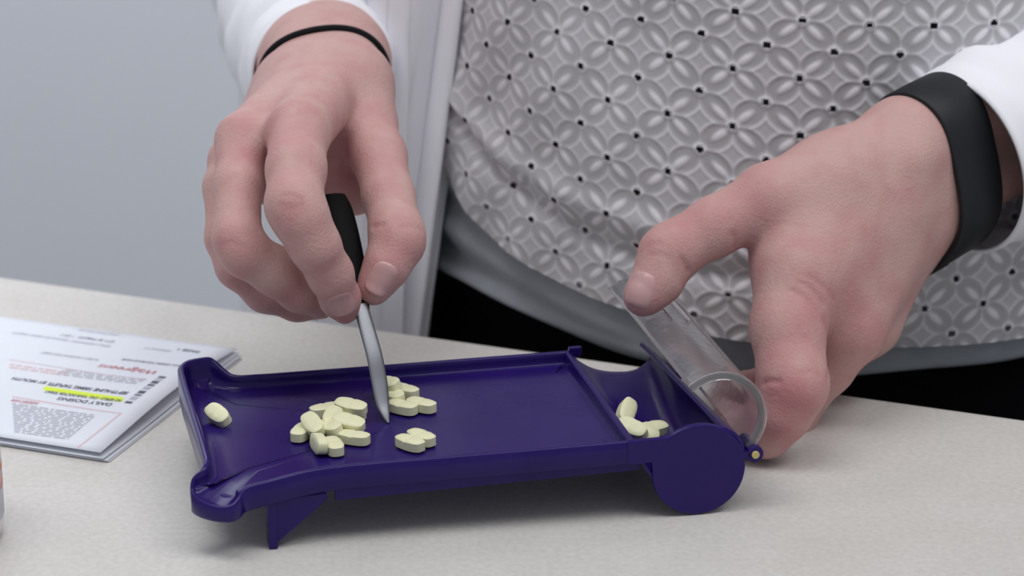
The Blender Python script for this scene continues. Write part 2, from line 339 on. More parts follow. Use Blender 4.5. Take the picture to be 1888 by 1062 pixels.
# far foot of the trough
wp = [(.0166 * math.cos(a), .0166 * math.sin(a)) for a in np.linspace(math.radians(195), math.radians(350), 16)] + [(.013, -.001), (0, -.0085), (-.013, -.001)]
A = [TR(s, WID - .03, w) for s, w in wp]; B = [TR(s, WID - .028, w) for s, w in wp]; n = len(A)
under(mesh_obj('trough_foot', A + B, [tuple(range(n)), tuple(range(2 * n - 1, n - 1, -1))] + [(i, i + n, (i + 1) % n + n, (i + 1) % n) for i in range(n)], MAT['purple'], None, False), tray)
# little catch at the far end of the divider
under(box('catch', (-.0235, WID - .001, .0105), (-.0185, WID + .0012, .0142), MAT['purple'], None, TR, .0004), tray)
# hinge: barrel and pin on the outer right side
HS, HW = .0206, .0035
bar = disc('hinge_barrel', (HS, HW), .0031, .0, .012, MAT['purple'], 28, .0003)
pin = disc('hinge_pin', (HS, HW), .0014, -.0008, .014, MAT['brass'], 20, .0002); tag(pin, 'small brass-coloured hinge pin')
disc('hinge_barrel', (HS, HW), .0031, WID - .013, WID - .001, MAT['purple'], 28, .0003)
under(box('hinge_lug', (.0140, .0, .0022), (HS, .012, .0046), MAT['purple'], None, TR), tray)
under(box('hinge_lug', (.0140, WID - .013, .0022), (HS, WID - .001, .0046), MAT['purple'], None, TR), tray)
# lid: clear half tube, tipped open about the hinge
H = np.array([.0188, .0050]); E1 = np.array([-.0030, .0300]); ch = E1 - H; mid = (H + E1) / 2; R = np.linalg.norm(ch) / 2
pe = np.array([ch[1], -ch[0]]) / (2 * R); 
if pe[0] < 0: pe = -pe
ux = ch / (2 * R)
def arc(r, n=30): return [mid + ux * r * math.cos(a) + pe * r * math.sin(a) for a in np.linspace(0, math.pi, n)]
sec = arc(R) + arc(R - .0017)[::-1]
lid = loft('lid', [[TR(p[0], t, p[1]) for p in sec] for t in (.0028, .0052, .03, .06, .09, .1145)], MAT['clear'], None, True, True, True)
lid.data.polygons.foreach_set('use_smooth', [len(p.vertices) == 4 for p in lid.data.polygons]); bevel(lid, .0003, 2, 60)
under(lid, tray); tag(lid, 'clear frosted half-tube lid')
# thickened rim at the near end of the lid, and two moulded ridges
sec2 = arc(R + .0007) + arc(R - .0019)[::-1]
rim = loft('lid_rim', [[TR(p[0], t, p[1]) for p in sec2] for t in (.0012, .0029)], MAT['clear'], None, True, True, True)
rim.data.polygons.foreach_set('use_smooth', [len(p.vertices) == 4 for p in rim.data.polygons]); bevel(rim, .0003, 2, 60); under(rim, lid)
for a0, ta, tb in ((math.radians(38), .060, .098), (math.radians(62), .060, .098)):
    for a in (a0,):
        sc_ = [mid + ux * r * math.cos(x) + pe * r * math.sin(x) for r, x in ((R - .0002, a - .03), (R - .0002, a + .03), (R + .0009, a + .02), (R + .0009, a - .02))]
        rd = loft('lid_ridge', [[TR(p[0], t, p[1]) for p in sc_] for t in (ta, tb)], MAT['clear'], None, True, True, True, False); under(rd, lid)

# ------------------------------------------------------------------ tablets
def pill_mesh():
    Lh, Wh, Hh = .0061, .0032, .0023
    n = 40; ang = np.linspace(0, 2 * math.pi, n, endpoint=False)
    # caplet outline: straight flanks, bluntly pointed round ends
    ex = 2.6
    X = np.sign(np.cos(ang)) * np.abs(np.cos(ang)) ** (2 / 2.2) * Lh; Y = np.sign(np.sin(ang)) * np.abs(np.sin(ang)) ** (2 / 3.4) * Wh
    lev = [(0.0, -1.0), (.40, -.97), (.72, -.88), (.95, -.73), (1.0, -.66), (1.0, .66), (.95, .73), (.72, .88), (.40, .97), (0.0, 1.0)]
    V, F = [(0, 0, -Hh)], []
    for f, h in lev[1:-1]:
        for i in range(n):
            z = h * Hh
            if h > .6: z -= .00028 * math.exp(-(X[i] * f / .00028) ** 2)
            V.append((X[i] * f if f > .99 else X[i] * (1 - (1 - f) * Wh / Lh * 1.15), Y[i] * f, z))
    V.append((0, 0, Hh - .0003)); nl = len(lev) - 2
    for i in range(n): F.append((0, 1 + (i + 1) % n, 1 + i)); F.append((len(V) - 1, 1 + (nl - 1) * n + i, 1 + (nl - 1) * n + (i + 1) % n))
    for k in range(nl - 1):
        for i in range(n): a = 1 + k * n + i; bq = 1 + k * n + (i + 1) % n; F.append((a, bq, bq + n, a + n))
    me = bpy.data.meshes.new('tablet'); me.from_pydata(V, [], F); me.update(); me.polygons.foreach_set('use_smooth', [True] * len(F)); me.materials.append(MAT['pill']); me.set_sharp_from_angle(angle=math.radians(38)); return me
PM = pill_mesh()
def pill(px, py, w, yaw, pitch, roll, label, group, scale=1.0):
    """centre seen at px,py at height w over the tray plane; yaw in the tray plane (deg), then pitch of the long axis, roll about it"""
    s, t = tray_st(px, py, w); P = TR(s, t, w)
    y, p, r = map(math.radians, (yaw, pitch, roll))
    M = Matrix([list(TL), list(TT), list(TN)]).transposed().to_4x4() @ Matrix.Rotation(y, 4, 'Z') @ Matrix.Rotation(-p, 4, 'Y') @ Matrix.Rotation(r, 4, 'X')
    o = bpy.data.objects.new('tablet', PM); COL.objects.link(o); o.matrix_world = Matrix.Translation(Vector(P)) @ M @ Matrix.Scale(scale, 4)
    return tag(o, label, 'tablet', group)
W1 = FLW + .0023; g = 'pale yellow tablets on the tray'
ON = FLW + .0031
pill(402, 765, W1 + .0008, -66, -8, 28, 'lone pale yellow tablet beside the left end wall of the purple tray', g)
# heap in the middle
h = 'pale yellow tablets heaped on the tray'
pill(556, 797, W1, 62, 0, 0, 'leftmost pale yellow tablet of the heap in the middle of the tray', h)
pill(577, 783, W1 + .0032, -76, -12, 22, 'tablet leaning steeply against the left of the heap, just right of its leftmost tablet', h)
pill(588, 818, W1 + .0011, -84, 4, 82, 'tablet on edge at the bottom of the heap, nearest the viewer on its left', h)
pill(615, 823, W1, 96, 0, 0, 'short-looking end-on tablet at the bottom of the heap, nearest the viewer', h)
pill(652, 807, W1, -36, 0, 0, 'tablet lying flat at the lower right of the heap', h)
pill(601, 756, W1, 14, 0, 0, 'flat tablet at the far left back of the heap', h)
pill(612, 770, W1 + .0028, 66, 8, 20, 'tablet in the centre of the heap pointing toward the far wall', h)
pill(608, 789, W1 + .0018, -66, 6, 14, 'tablet in the centre of the heap slanting down toward the viewer', h)
pill(647, 750, W1 + .0036, -36, -5, 12, 'highest tablet at the far right back of the heap, lying over others', h)
pill(647, 768, W1, 30, 0, 0, 'small visible tablet end tucked between the two right-hand upper tablets of the heap', h)
pill(643, 779, W1 + .0028, -36, -8, 16, 'tablet tilted on edge at the right middle of the heap', h)
# group at the spatula
h = 'pale yellow tablets beside the spatula'
pill(716, 709, W1 + .0040, -64, 10, 20, 'uppermost tablet touching the spatula blade, top of its little group', h)
pill(724, 728, W1 + .0014, -70, 0, 10, 'tablet just below the uppermost one beside the spatula blade', h)
pill(746, 721, W1, -52, 0, 0, 'tablet behind the group at the spatula, on its right side', h)
pill(742, 751, W1, -47, 0, 0, 'front left tablet of the group at the spatula blade', h)
pill(777, 747, W1, -50, 0, 0, 'rightmost tablet of the group at the spatula blade', h)
h = 'pair of pale yellow tablets'
pill(756, 817, W1, -56, 0, 0, 'left tablet of the touching pair in front of the spatula', h)
pill(777, 807, W1, -60, 0, 0, 'right tablet of the touching pair in front of the spatula', h)
h = 'pale yellow tablets in the trough'
pill(1155, 759, .0058, 60, 20, 40, 'single upright tablet against the divider in the trough of the tray', h)
pill(1166, 790, .0055, -52, -10, 30, 'left tablet of the cluster at the near end of the trough', h)
pill(1184, 800, .0030, -10, -12, 25, 'lowest tablet of the cluster at the near end of the trough', h)
pill(1203, 791, .0030, 20, -4, 10, 'right tablet of the cluster at the near end of the trough', h)

# ------------------------------------------------------------------ spatula
sp = empty('spatula', tuple(at(712, 775, .883))); tag(sp, 'steel spatula with black handle pinched between thumb and finger', 'spatula')
def strip(name, pts, mat, root, n=12):
    """pts: (px,py,Y, half width m, half thickness m)"""
    C = [at(p[0], p[1], p[2]) for p in pts]; C = catmull(C, n); Wd = catmull([[p[3], p[4]] for p in pts], n)
    side = nrm(np.array([.88, .47, .06])); L = []
    for i in range(len(C)):
        d = nrm(C[min(i + 1, len(C) - 1)] - C[max(i - 1, 0)]); s = nrm(side - d * (side @ d)); b_ = np.cross(d, s); w, h_ = Wd[i]
        L.append([C[i] + s * w * math.cos(a) * (abs(math.cos(a)) ** -.35 if abs(math.cos(a)) > 1e-6 else 1) + b_ * h_ * math.sin(a) for a in np.linspace(0, 2 * math.pi, 16, endpoint=False)])
    o = loft(name, L, mat, None, True, True, True); return under(o, root)
strip('blade', [(664, 560, .908, .0028, .0008), (675, 600, .903, .0030, .0006), (690, 655, .8965, .0031, .0005), (699, 702, .8915, .0031, .0005), (705, 742, .887, .0026, .0005), (711, 765, .8842, .0016, .0004), (716, 780, .8825, .0005, .0003)], MAT['steel'], sp)
strip('handle', [(667, 572, .909, .0030, .0012), (657, 525, .915, .0046, .0026), (643, 472, .922, .0056, .0034), (629, 422, .930, .0062, .0040), (619, 388, .936, .0062, .0040), (613, 366, .940, .0052, .0034)], MAT['black_plastic'], sp)

# ------------------------------------------------------------------ implicit modelling of flesh
def smin(a, b_, k):
    if k <= 0: return np.minimum(a, b_)
    h_ = np.maximum(k - np.abs(a - b_), 0) / k; return np.minimum(a, b_) - h_ * h_ * k * .25
def cap(P, a, b_, ra, rb, n=None, q=1.0):
    ba = b_ - a; l2 = float(ba @ ba) + 1e-12; pa = P - a.astype(P.dtype); t = np.clip((pa @ ba.astype(P.dtype)) / l2, 0, 1)
    v = pa - t[..., None] * ba.astype(P.dtype); d2 = np.einsum('...i,...i->...', v, v)
    if n is not None: d2 = d2 + (q * q - 1) * (v @ n.astype(P.dtype)) ** 2
    return np.sqrt(d2) - (ra + (rb - ra) * t).astype(P.dtype)
def J(j):                                            # joint: pixel, depth, radius in pixels -> world point, radius
    p = at(j[0], j[1], j[2]); return p, j[3] / ppm(p)
class Flesh:
    def __init__(s): s.palm = []; s.fingers = []; s.kp = .010; s.kf = .005
    def bone(s, j0, j1, k=None):
        a, ra = J(j0); b_, rb = J(j1); s.palm.append((a, b_, ra, rb)); return s
    def finger(s, js, k=.0035):
        js = [J(j) for j in js]; s.fingers.append(([(js[i][0], js[i + 1][0], js[i][1], js[i + 1][1]) for i in range(len(js) - 1)], k)); return s
    def field(s, P):
        d = None
        for c in s.palm:
            e_ = cap(P, *c); d = e_ if d is None else smin(d, e_, s.kp)
        out_ = d
        for ch_, k in s.fingers:
            f = None
            for c in ch_:
                e_ = cap(P, *c); f = e_ if f is None else smin(f, e_, k)
            out_ = smin(out_, smin(d, f, s.kf), .0007)
        return out_
    def bounds(s, pad=.006):
        A = [c for c in s.palm] + [c for f in s.fingers for c in f[0]]
        lo = np.min([np.minimum(c[0], c[1]) - max(c[2], c[3]) for c in A], 0) - pad; hi = np.max([np.maximum(c[0], c[1]) + max(c[2], c[3]) for c in A], 0) + pad
        return lo, hi
def surface_nets(field, lo, hi, h):
    n = np.ceil((hi - lo) / h).astype(int) + 1
    ax = [lo[i] + h * np.arange(n[i]) for i in range(3)]
    D = np.empty(n, np.float32)
    B = 14; bs = [np.arange(0, n[k], B) for k in range(3)]
    cen = np.stack(np.meshgrid(*[lo[k] + h * (bs[k] + B / 2) for k in range(3)], indexing='ij'), -1).astype(np.float32); dc = field(cen)
    lim = h * B * .87 * 1.25 + .001
    for i, x in enumerate(bs[0]):
        for j, y in enumerate(bs[1]):
            for k, z in enumerate(bs[2]):
                if abs(dc[i, j, k]) > lim: D[x:x + B, y:y + B, z:z + B] = dc[i, j, k]; continue
                g_ = np.stack(np.meshgrid(ax[0][x:x + B], ax[1][y:y + B], ax[2][z:z + B], indexing='ij'), -1).astype(np.float32)
                D[x:x + B, y:y + B, z:z + B] = field(g_)
    S = D < 0
    nx, ny, nz = n; c = np.zeros((nx - 1, ny - 1, nz - 1), np.int8)
    for dx in (0, 1):
        for dy in (0, 1):
            for dz in (0, 1): c += S[dx:nx - 1 + dx, dy:ny - 1 + dy, dz:nz - 1 + dz]
    act = (c > 0) & (c < 8); idx = np.argwhere(act); ids = np.full(act.shape, -1, np.int64); ids[act] = np.arange(len(idx))
    acc = np.zeros((len(idx), 3)); cnt = np.zeros(len(idx))
    cor = [(x, y, z) for x in (0, 1) for y in (0, 1) for z in (0, 1)]
    for a in cor:
        for k in range(3):
            if a[k]: continue
            b_ = list(a); b_[k] = 1
            i0 = idx + a; i1 = idx + b_
            d0 = D[i0[:, 0], i0[:, 1], i0[:, 2]]; d1 = D[i1[:, 0], i1[:, 1], i1[:, 2]]
            m_ = (d0 < 0) != (d1 < 0); t = np.where(m_, d0 / np.where(m_, d0 - d1, 1), 0)
            p = i0 + 0.0; p[:, k] += t; acc[m_] += p[m_]; cnt[m_] += 1
    V = lo + h * acc / cnt[:, None]
    Q = []
    for k in range(3):
        u, v = (k + 1) % 3, (k + 2) % 3
        sl0 = [slice(None)] * 3; sl1 = [slice(None)] * 3; sl0[k] = slice(0, n[k] - 1); sl1[k] = slice(1, n[k])
        e_ = S[tuple(sl0)] != S[tuple(sl1)]; I = np.argwhere(e_)
        ok = (I[:, u] > 0) & (I[:, v] > 0) & (I[:, u] < n[u] - 1) & (I[:, v] < n[v] - 1); I = I[ok]
        ins = S[I[:, 0], I[:, 1], I[:, 2]]
        def cid(du, dv):
            J_ = I.copy(); J_[:, u] += du; J_[:, v] += dv; return ids[J_[:, 0], J_[:, 1], J_[:, 2]]
        q_ = np.stack([cid(-1, -1), cid(0, -1), cid(0, 0), cid(-1, 0)], 1)
        q_[~ins] = q_[~ins][:, ::-1]; Q.append(q_)
    return V, np.concatenate(Q)
def relax(V, Q, it=2, lam=.5):
    for _ in range(it):
        s_ = np.zeros_like(V); c = np.zeros(len(V))
        for a, b_ in ((0, 1), (1, 2), (2, 3), (3, 0)):
            np.add.at(s_, Q[:, a], V[Q[:, b_]]); np.add.at(c, Q[:, a], 1); np.add.at(s_, Q[:, b_], V[Q[:, a]]); np.add.at(c, Q[:, b_], 1)
        V = V + lam * (s_ / c[:, None] - V)
    return V
def gradient(field, P, e_=.0004):
    P = P.astype(np.float64); g_ = np.stack([field(P + np.eye(3)[k] * e_) - field(P - np.eye(3)[k] * e_) for k in range(3)], -1)
    return g_ / (np.linalg.norm(g_, axis=-1, keepdims=True) + 1e-12)
def hits(field, P, d, far=.05):                      # march many points along d until the surface
    P = np.asarray(P, float); d = np.broadcast_to(np.asarray(d, float), P.shape); t = np.zeros(len(P))
    for _ in range(70):
        f = field(P + d * t[:, None]); t = np.minimum(t + f * .9, far)
        if np.max(np.abs(f[t < far]), initial=0) < 2e-5: break
    return P + d * t[:, None]
def hit(field, P, d, far=.05): return hits(field, np.asarray(P)[None], d, far)[0]

# person's right hand (holds the spatula)
HA = Flesh()
WA = at(597, 152, 1.005)
HA.bone((552, 168, 1.005, 68), (578, 122, 1.06, 92)).bone((645, 155, 1.0, 64), (618, 116, 1.06, 92))
HA.bone((552, 168, 1.005, 68), (645, 155, 1.0, 64))
HA.bone((578, 122, 1.06, 92), (588, 62, 1.16, 112)).bone((618, 116, 1.06, 92), (604, 58, 1.16, 112)).bone((596, 60, 1.16, 118), (590, 0, 1.28, 150))
HA.bone((618, 150, 1.0, 64), (550, 246, .936, 56)).bone((585, 152, 1.0, 64), (450, 258, .946, 48)).bone((560, 170, 1.003, 64), (430, 292, .966, 42)).bone((540, 182, 1.008, 60), (425, 312, .986, 35))
HA.bone((645, 168, .998, 62), (676, 228, .984, 54)).bone((600, 200, .995, 64), (615, 318, .984, 58)).bone((530, 225, .99, 58), (505, 330, .985, 50)).bone((655, 255, .985, 50), (656, 350, .980, 44))
HA.finger([(550, 246, .934, 56), (546, 312, .910, 54), (543, 378, .894, 53), (556, 405, .892, 50), (580, 452, .892, 46), (609, 505, .897, 41), (627, 550, .903, 36), (636, 571, .907, 27)])
HA.finger([(446, 260, .946, 47), (438, 345, .925, 44), (438, 440, .906, 44), (452, 466, .904, 44), (508, 500, .907, 44), (552, 535, .914, 39), (588, 557, .921, 30)])
HA.finger([(428, 300, .966, 40), (414, 345, .954, 38), (420, 440, .937, 40), (440, 490, .931, 41), (490, 536, .934, 39), (548, 556, .939, 35), (592, 562, .944, 27)])
HA.finger([(425, 318, .986, 35), (418, 370, .980, 33), (428, 440, .970, 34), (480, 490, .967, 32), (530, 505, .970, 24)])
HA.finger([(668, 215, .985, 54), (698, 288, .964, 50), (716, 362, .944, 47), (731, 428, .927, 49), (733, 448, .923, 48), (712, 492, .917, 41), (692, 526, .914, 31), (688, 534, .913, 27)])
# person's left hand (thumb on the lid)
HB = Flesh(); HB.kp = .012
WB = at(1702, 315, .985); EB = np.array([.40, 1.19, .150]); AB = nrm(EB - WB)
def along(p, d): return p + AB * d
HB.bone((1680, 258, .98, 66), (1718, 372, .985, 64))
fa0, fa1 = at(1680, 258, .98), at(1718, 372, .985)
HB.palm.append((fa0, along(fa0, .10), .0125, .017)); HB.palm.append((fa1, along(fa1, .10), .0125, .017))
HB.palm.append((along(WB, .10), EB, .026, .036))
HB.bone((1672, 290, .98, 76), (1475, 505, .934, 76)).bone((1695, 325, .985, 74), (1560, 600, .942, 72)).bone((1704, 350, .990, 70), (1592, 590, .968, 68)).bone((1704, 350, .995, 66), (1600, 575, .992, 58))
HB.bone((1655, 268, .978, 64), (1550, 320, .962, 68)).bone((1550, 320, .962, 68), (1425, 365, .947, 62)).bone((1520, 360, .957, 76), (1468, 470, .944, 78)).bone((1600, 400, .965, 85), (1520, 520, .945, 80))
HB.bone((1678, 300, .962, 22), (1672, 372, .962, 20))
HB.finger([(1480, 352, .953, 64), (1415, 368, .947, 61), (1317, 418, .940, 54), (1245, 460, .935, 52), (1230, 472, .934, 52), (1212, 516, .929, 46), (1190, 543, .925, 36), (1184, 548, .924, 33)])
HB.finger([(1470, 505, .934, 78), (1453, 605, .920, 69), (1460, 690, .908, 63), (1463, 712, .905, 62), (1440, 760, .904, 55), (1412, 795, .906, 48), (1378, 800, .912, 42), (1352, 794, .916, 35)])
HB.finger([(1562, 602, .944, 70), (1520, 672, .944, 56), (1478, 728, .944, 48), (1455, 775, .943, 46), (1425, 798, .942, 43), (1380, 785, .941, 39), (1346, 766, .940, 32)])
HB.finger([(1592, 592, .968, 66), (1540, 650, .972, 52), (1470, 700, .972, 42), (1410, 712, .965, 34), (1372, 718, .960, 31), (1336, 734, .957, 27)])
HB.finger([(1600, 578, .992, 56), (1550, 620, .997, 44), (1500, 670, 1.0, 38), (1450, 690, .995, 32)])

person_parts = []
def build_hand(fl, h, flush_pts, creases, box_lo=None):
    lo, hi = fl.bounds()
    if box_lo is not None: lo, hi = box_lo(lo, hi)
    V, Q = surface_nets(fl.field, lo, hi, h)
    V = relax(V, Q, 2, .45)
    N = gradient(fl.field, V)
    flush = np.zeros(len(V))
    for px, py, Y, rad, amt in flush_pts:
        c = at(px, py, Y); flush += amt * np.exp(-np.sum((V - c) ** 2, 1) / (rad ** 2))
    for pts, wd, dp in creases:                      # engraved skin folds: pixel polyline on the facing surface
        pts3 = []
        for px, py in pts:
            d = nrm(ray(px, py)); pts3.append(hit(fl.field, CAM + d * .85, d, .4))
        dist = np.full(len(V), 1.0)
        for a, b_ in zip(pts3[:-1], pts3[1:]): dist = np.minimum(dist, cap(V, a, b_, 0.0, 0.0))
        f = np.exp(-(dist / wd) ** 2); V = V - N * (dp * .6 * f)[:, None]; flush += .22 * np.exp(-(dist / (wd * 1.3)) ** 2)
    return V, Q, np.clip(flush, 0, .9)
clipA = lambda lo, hi: (lo, np.minimum(hi, [9, 1.17, 9]))
VA, QA, FA = build_hand(HA, .0012,
    [(545, 225, .92, .020, .35), (440, 245, .93, .016, .3), (540, 378, .88, .013, .35), (430, 465, .89, .013, .45), (612, 505, .885, .009, .3), (632, 575, .895, .010, .45), (745, 450, .912, .013, .4), (695, 540, .905, .012, .45), (620, 300, .97, .024, .55), (500, 560, .92, .02, .35)],
    [([(588, 494), (606, 488), (622, 478)], .0008, .0006), ([(582, 503), (602, 499), (618, 488)], .0008, .0005), ([(520, 362), (535, 358), (555, 366)], .0009, .0005), ([(515, 378), (535, 384), (558, 378)], .001, .0005),
     ([(672, 420), (690, 418), (706, 414)], .001, .0011), ([(735, 420), (760, 418), (778, 424)], .0009, .0005), ([(405, 452), (430, 446), (450, 455)], .001, .0005)], clipA)
VB, QB, FB = build_hand(HB, .0012,
    [(1240, 450, .925, .014, .4), (1185, 560, .915, .012, .5), (1350, 430, .935, .014, .3), (1480, 740, .895, .016, .5), (1420, 800, .9, .018, .4), (1540, 560, .925, .022, .4), (1450, 650, .905, .02, .25), (1400, 330, .93, .02, .25), (1385, 705, .95, .012, .5), (1590, 650, .93, .02, .25), (1360, 460, .94, .01, .5)],
    [([(1268, 500), (1258, 478)], .0010, .0012), ([(1195, 452), (1212, 446), (1228, 456)], .0008, .0005), ([(1200, 470), (1216, 466), (1232, 474)], .0008, .0004), ([(1519, 590), (1524, 640), (1527, 700)], .0014, .0012),
     ([(1408, 706), (1420, 702), (1436, 704)], .0010, .0014), ([(1475, 520), (1500, 535), (1520, 560)], .0010, .0007), ([(1490, 508), (1515, 525), (1538, 552)], .0010, .0007), ([(1460, 535), (1485, 548), (1508, 575)], .0010, .0007), ([(1355, 455), (1352, 432)], .0012, .0010), ([(1470, 690), (1490, 684), (1510, 690)], .0010, .0004)],
    lambda lo, hi: (lo, np.minimum(hi, [.30, 9, 9])))

# torso (coarse, under the clothes)
QF = .345
EXW, NXW = EX, NX                                    # the counter's own axes
EX = np.array([math.cos(math.radians(8)), -math.sin(math.radians(8)), 0]); NX = np.array([EX[1], -EX[0], 0])
TC = np.array([.127, 1.152, 0.0])
TA, TB = .166, .130
def torso(phi, z, off=0.0):
    a = TA + off; b_ = TB + off
    k = 1.0 - .06 * np.clip((z - .05) / .3, 0, 1)
    return TC + EX * (np.sin(phi) * a * k)[..., None] + NX * (np.cos(phi) * b_ * k)[..., None] + np.array([0, 0, 1.0]) * np.asarray(z)[..., None]
SR = TC - EX * .165 + np.array([0, 0, .44]); SL = TC + EX * .165 + np.array([0, 0, .44])
EA = at(590, 0, 1.28)
def body_field(P):
    q_ = P - TC.astype(P.dtype); u = q_ @ EX.astype(P.dtype); v = q_ @ NX.astype(P.dtype); z = q_[..., 2]
    r = np.sqrt((u / (TA - .02)) ** 2 + (v / (TB - .02)) ** 2); d = (r - 1) * (TB - .02); d = np.maximum(d, np.abs(z - .16) - .29)
    for a, b_, ra, rb in ((SR, EA, .05, .04), (SL, EB, .05, .04), (SR, SL, .06, .06)):
        d = smin(d, cap(P, a, b_, ra, rb), .03)
    return d
Vt, Qt = surface_nets(body_field, np.array([-.25, .85, -.2]), np.array([.5, 1.5, .55]), .010)
V = np.concatenate([VA, VB, Vt]); Q = np.concatenate([QA, QB + len(VA), Qt + len(VA) + len(VB)])
person = np_mesh('person', V, Q, MAT['skin'])
at_ = person.data.attributes.new('flush', 'FLOAT', 'POINT'); at_.data.foreach_set('value', np.concatenate([FA, FB, np.zeros(len(Vt))]).astype(np.float32))
tag(person, 'person in white coat and grey lace top counting tablets with a spatula', 'person')

# fingernails
def nail(fl, px, py, Y, axis_px, half_len, half_wid, side_tilt=0.0, label=None):
    """axis_px: pixel direction toward the fingertip; normal faces the viewer, turned by side_tilt about the axis"""
    c = at(px, py, Y); d = nrm(ray(px, py)); c = hit(fl.field, c - d * .05, d, .1)
    nq = gradient(fl.field, c[None])[0]
    ax = RT * axis_px[0] - UP * axis_px[1] + FW * (axis_px[2] if len(axis_px) > 2 else 0); ax = nrm(ax - nq * (ax @ nq)); bx = np.cross(nq, ax)
    n, m_ = 12, 10; top_, bot, st, ed = [], [], [], []
    for i in range(n + 1):
        for j in range(m_ + 1):
            u = -1 + 2 * i / n; v = -1 + 2 * j / m_
            vv = v * half_wid * math.sqrt(max(.02, 1 - .55 * max(0, -u) ** 3 - .50 * max(0, u) ** 4 )); uu = u * half_len * (1 - .10 * v * v * (1 if u > 0 else 1.6))
            st.append(c + ax * uu + bx * vv + nq * .008); ed.append((u, v))
    S_ = hits(fl.field, np.array(st), -nq, .02)
    if True:
        for (u, v), s_ in zip(ed, S_):
            edge = max(abs(u) if u < 0 else 0, abs(v)); lift = .00042 * (1 - edge ** 6) - .00012
            if u > .75: lift += .0002
            top_.append(s_ + nq * lift); bot.append(s_ - nq * .0008)
    k = m_ + 1; F = []; NT = len(top_)
    for i in range(n):
        for j in range(m_): a = i * k + j; F.append((a, a + k, a + k + 1, a + 1)); F.append((NT + a, NT + a + 1, NT + a + k + 1, NT + a + k))
    rim_ = [j for j in range(k)] + [i * k + m_ for i in range(1, n + 1)] + [n * k + j for j in range(m_ - 1, -1, -1)] + [i * k for i in range(n - 1, 0, -1)]
    for a, b_ in zip(rim_, rim_[1:] + rim_[:1]): F.append((a, b_, b_ + NT, a + NT))
    return mesh_obj('fingernail', top_ + bot, F, MAT['nail'], person)
nail(HA, 629, 562, .900, (.30, 1, -.25), .0058, .0050)
nail(HA, 704, 515, .910, (-.55, 1, -.1), .0066, .0052)
nail(HB, 1178, 530, .922, (-.45, 1, -.15), .0068, .0056)

# ------------------------------------------------------------------ clothes
def hem_angle(px, py, off):
    """where the sight line meets the torso: angle and height"""
    d = ray(px, py); o = CAM - TC; a, b_ = TA + off, TB + off
    ou, ov, du, dv = o @ EX / a, o @ NX / b_, d @ EX / a, d @ NX / b_
    A_ = du * du + dv * dv; B_ = ou * du + ov * dv; C_ = ou * ou + ov * ov - 1; disc_ = B_ * B_ - A_ * C_
    k = (-B_ - math.sqrt(max(disc_, 0))) / A_; P = CAM + d * k
    return math.atan2((P - TC) @ EX / a, (P - TC) @ NX / b_), P[2]
def hem_curve(pts, off, left, right):
    h_ = sorted(hem_angle(px, py, off) for px, py in pts)
    ph = np.array([-math.pi] + [left[0]] + [q_[0] for q_ in h_] + [right[0]] + [math.pi]); zz = np.array([left[1]] + [left[1]] + [q_[1] for q_ in h_] + [right[1]] + [right[1]])
    return lambda p: np.interp(p, ph, zz)
OB, OU = .012, .005
hb = hem_curve([(824, 317), (845, 368), (902, 439), (963, 483), (1041, 530), (1119, 561), (1200, 590), (1290, 617), (1400, 634), (1520, 640), (1640, 638), (1740, 636), (1888, 622)], OB, (-1.75, .075), (1.6, .03))
hu = hem_curve([(794, 483), (828, 503), (889, 527), (936, 561), (997, 595), (1065, 625), (1146, 656), (1250, 678), (1400, 694), (1572, 692), (1686, 681), (1888, 658)], OU, (-1.75, .03), (1.6, .01))
def cloth(name, hem, off, phi0, phi1, rows, ncol, mat, disp, holes=None, thick=None):
    ph = np.linspace(phi0, phi1, ncol); Hh = hem(ph)
    for _ in range(max(2, ncol // 60)): Hh = np.convolve(np.pad(Hh, 6, 'edge'), np.ones(13) / 13, 'valid')
    PH = np.repeat(ph[None], len(rows), 0); Z = Hh[None] + rows[:, None] * np.ones_like(PH)
    base = torso(PH, Z, off)
    # arc length coordinate
    dl = np.linalg.norm(np.diff(base[0, :, :2], axis=0), axis=1); arcl = np.concatenate([[0], np.cumsum(dl)]); U = np.repeat(arcl[None], len(rows), 0)
    n_ = np.sin(PH)[..., None] / (TA + off) * EX + np.cos(PH)[..., None] / (TB + off) * NX; n_ = n_ / np.linalg.norm(n_, axis=-1, keepdims=True)
    dsp, thr, hole = disp(PH, U, Z, rows[:, None] * np.ones_like(PH))
    P = base + n_ * dsp[..., None]
    R_, C_ = PH.shape; I = np.arange(R_ * C_).reshape(R_, C_)
    Qd = np.stack([I[:-1, :-1], I[:-1, 1:], I[1:, 1:], I[1:, :-1]], -1).reshape(-1, 4)
    if hole is not None:
        hq = hole.ravel()[Qd].mean(1) > .5; Qd = Qd[~hq]
    o = np_mesh(name, P.reshape(-1, 3), Qd, mat, person)
    if thr is not None:
        a = o.data.attributes.new('thread', 'FLOAT', 'POINT'); a.data.foreach_set('value', thr.ravel().astype(np.float32))
    return o
PU, PV = .0258, .0232
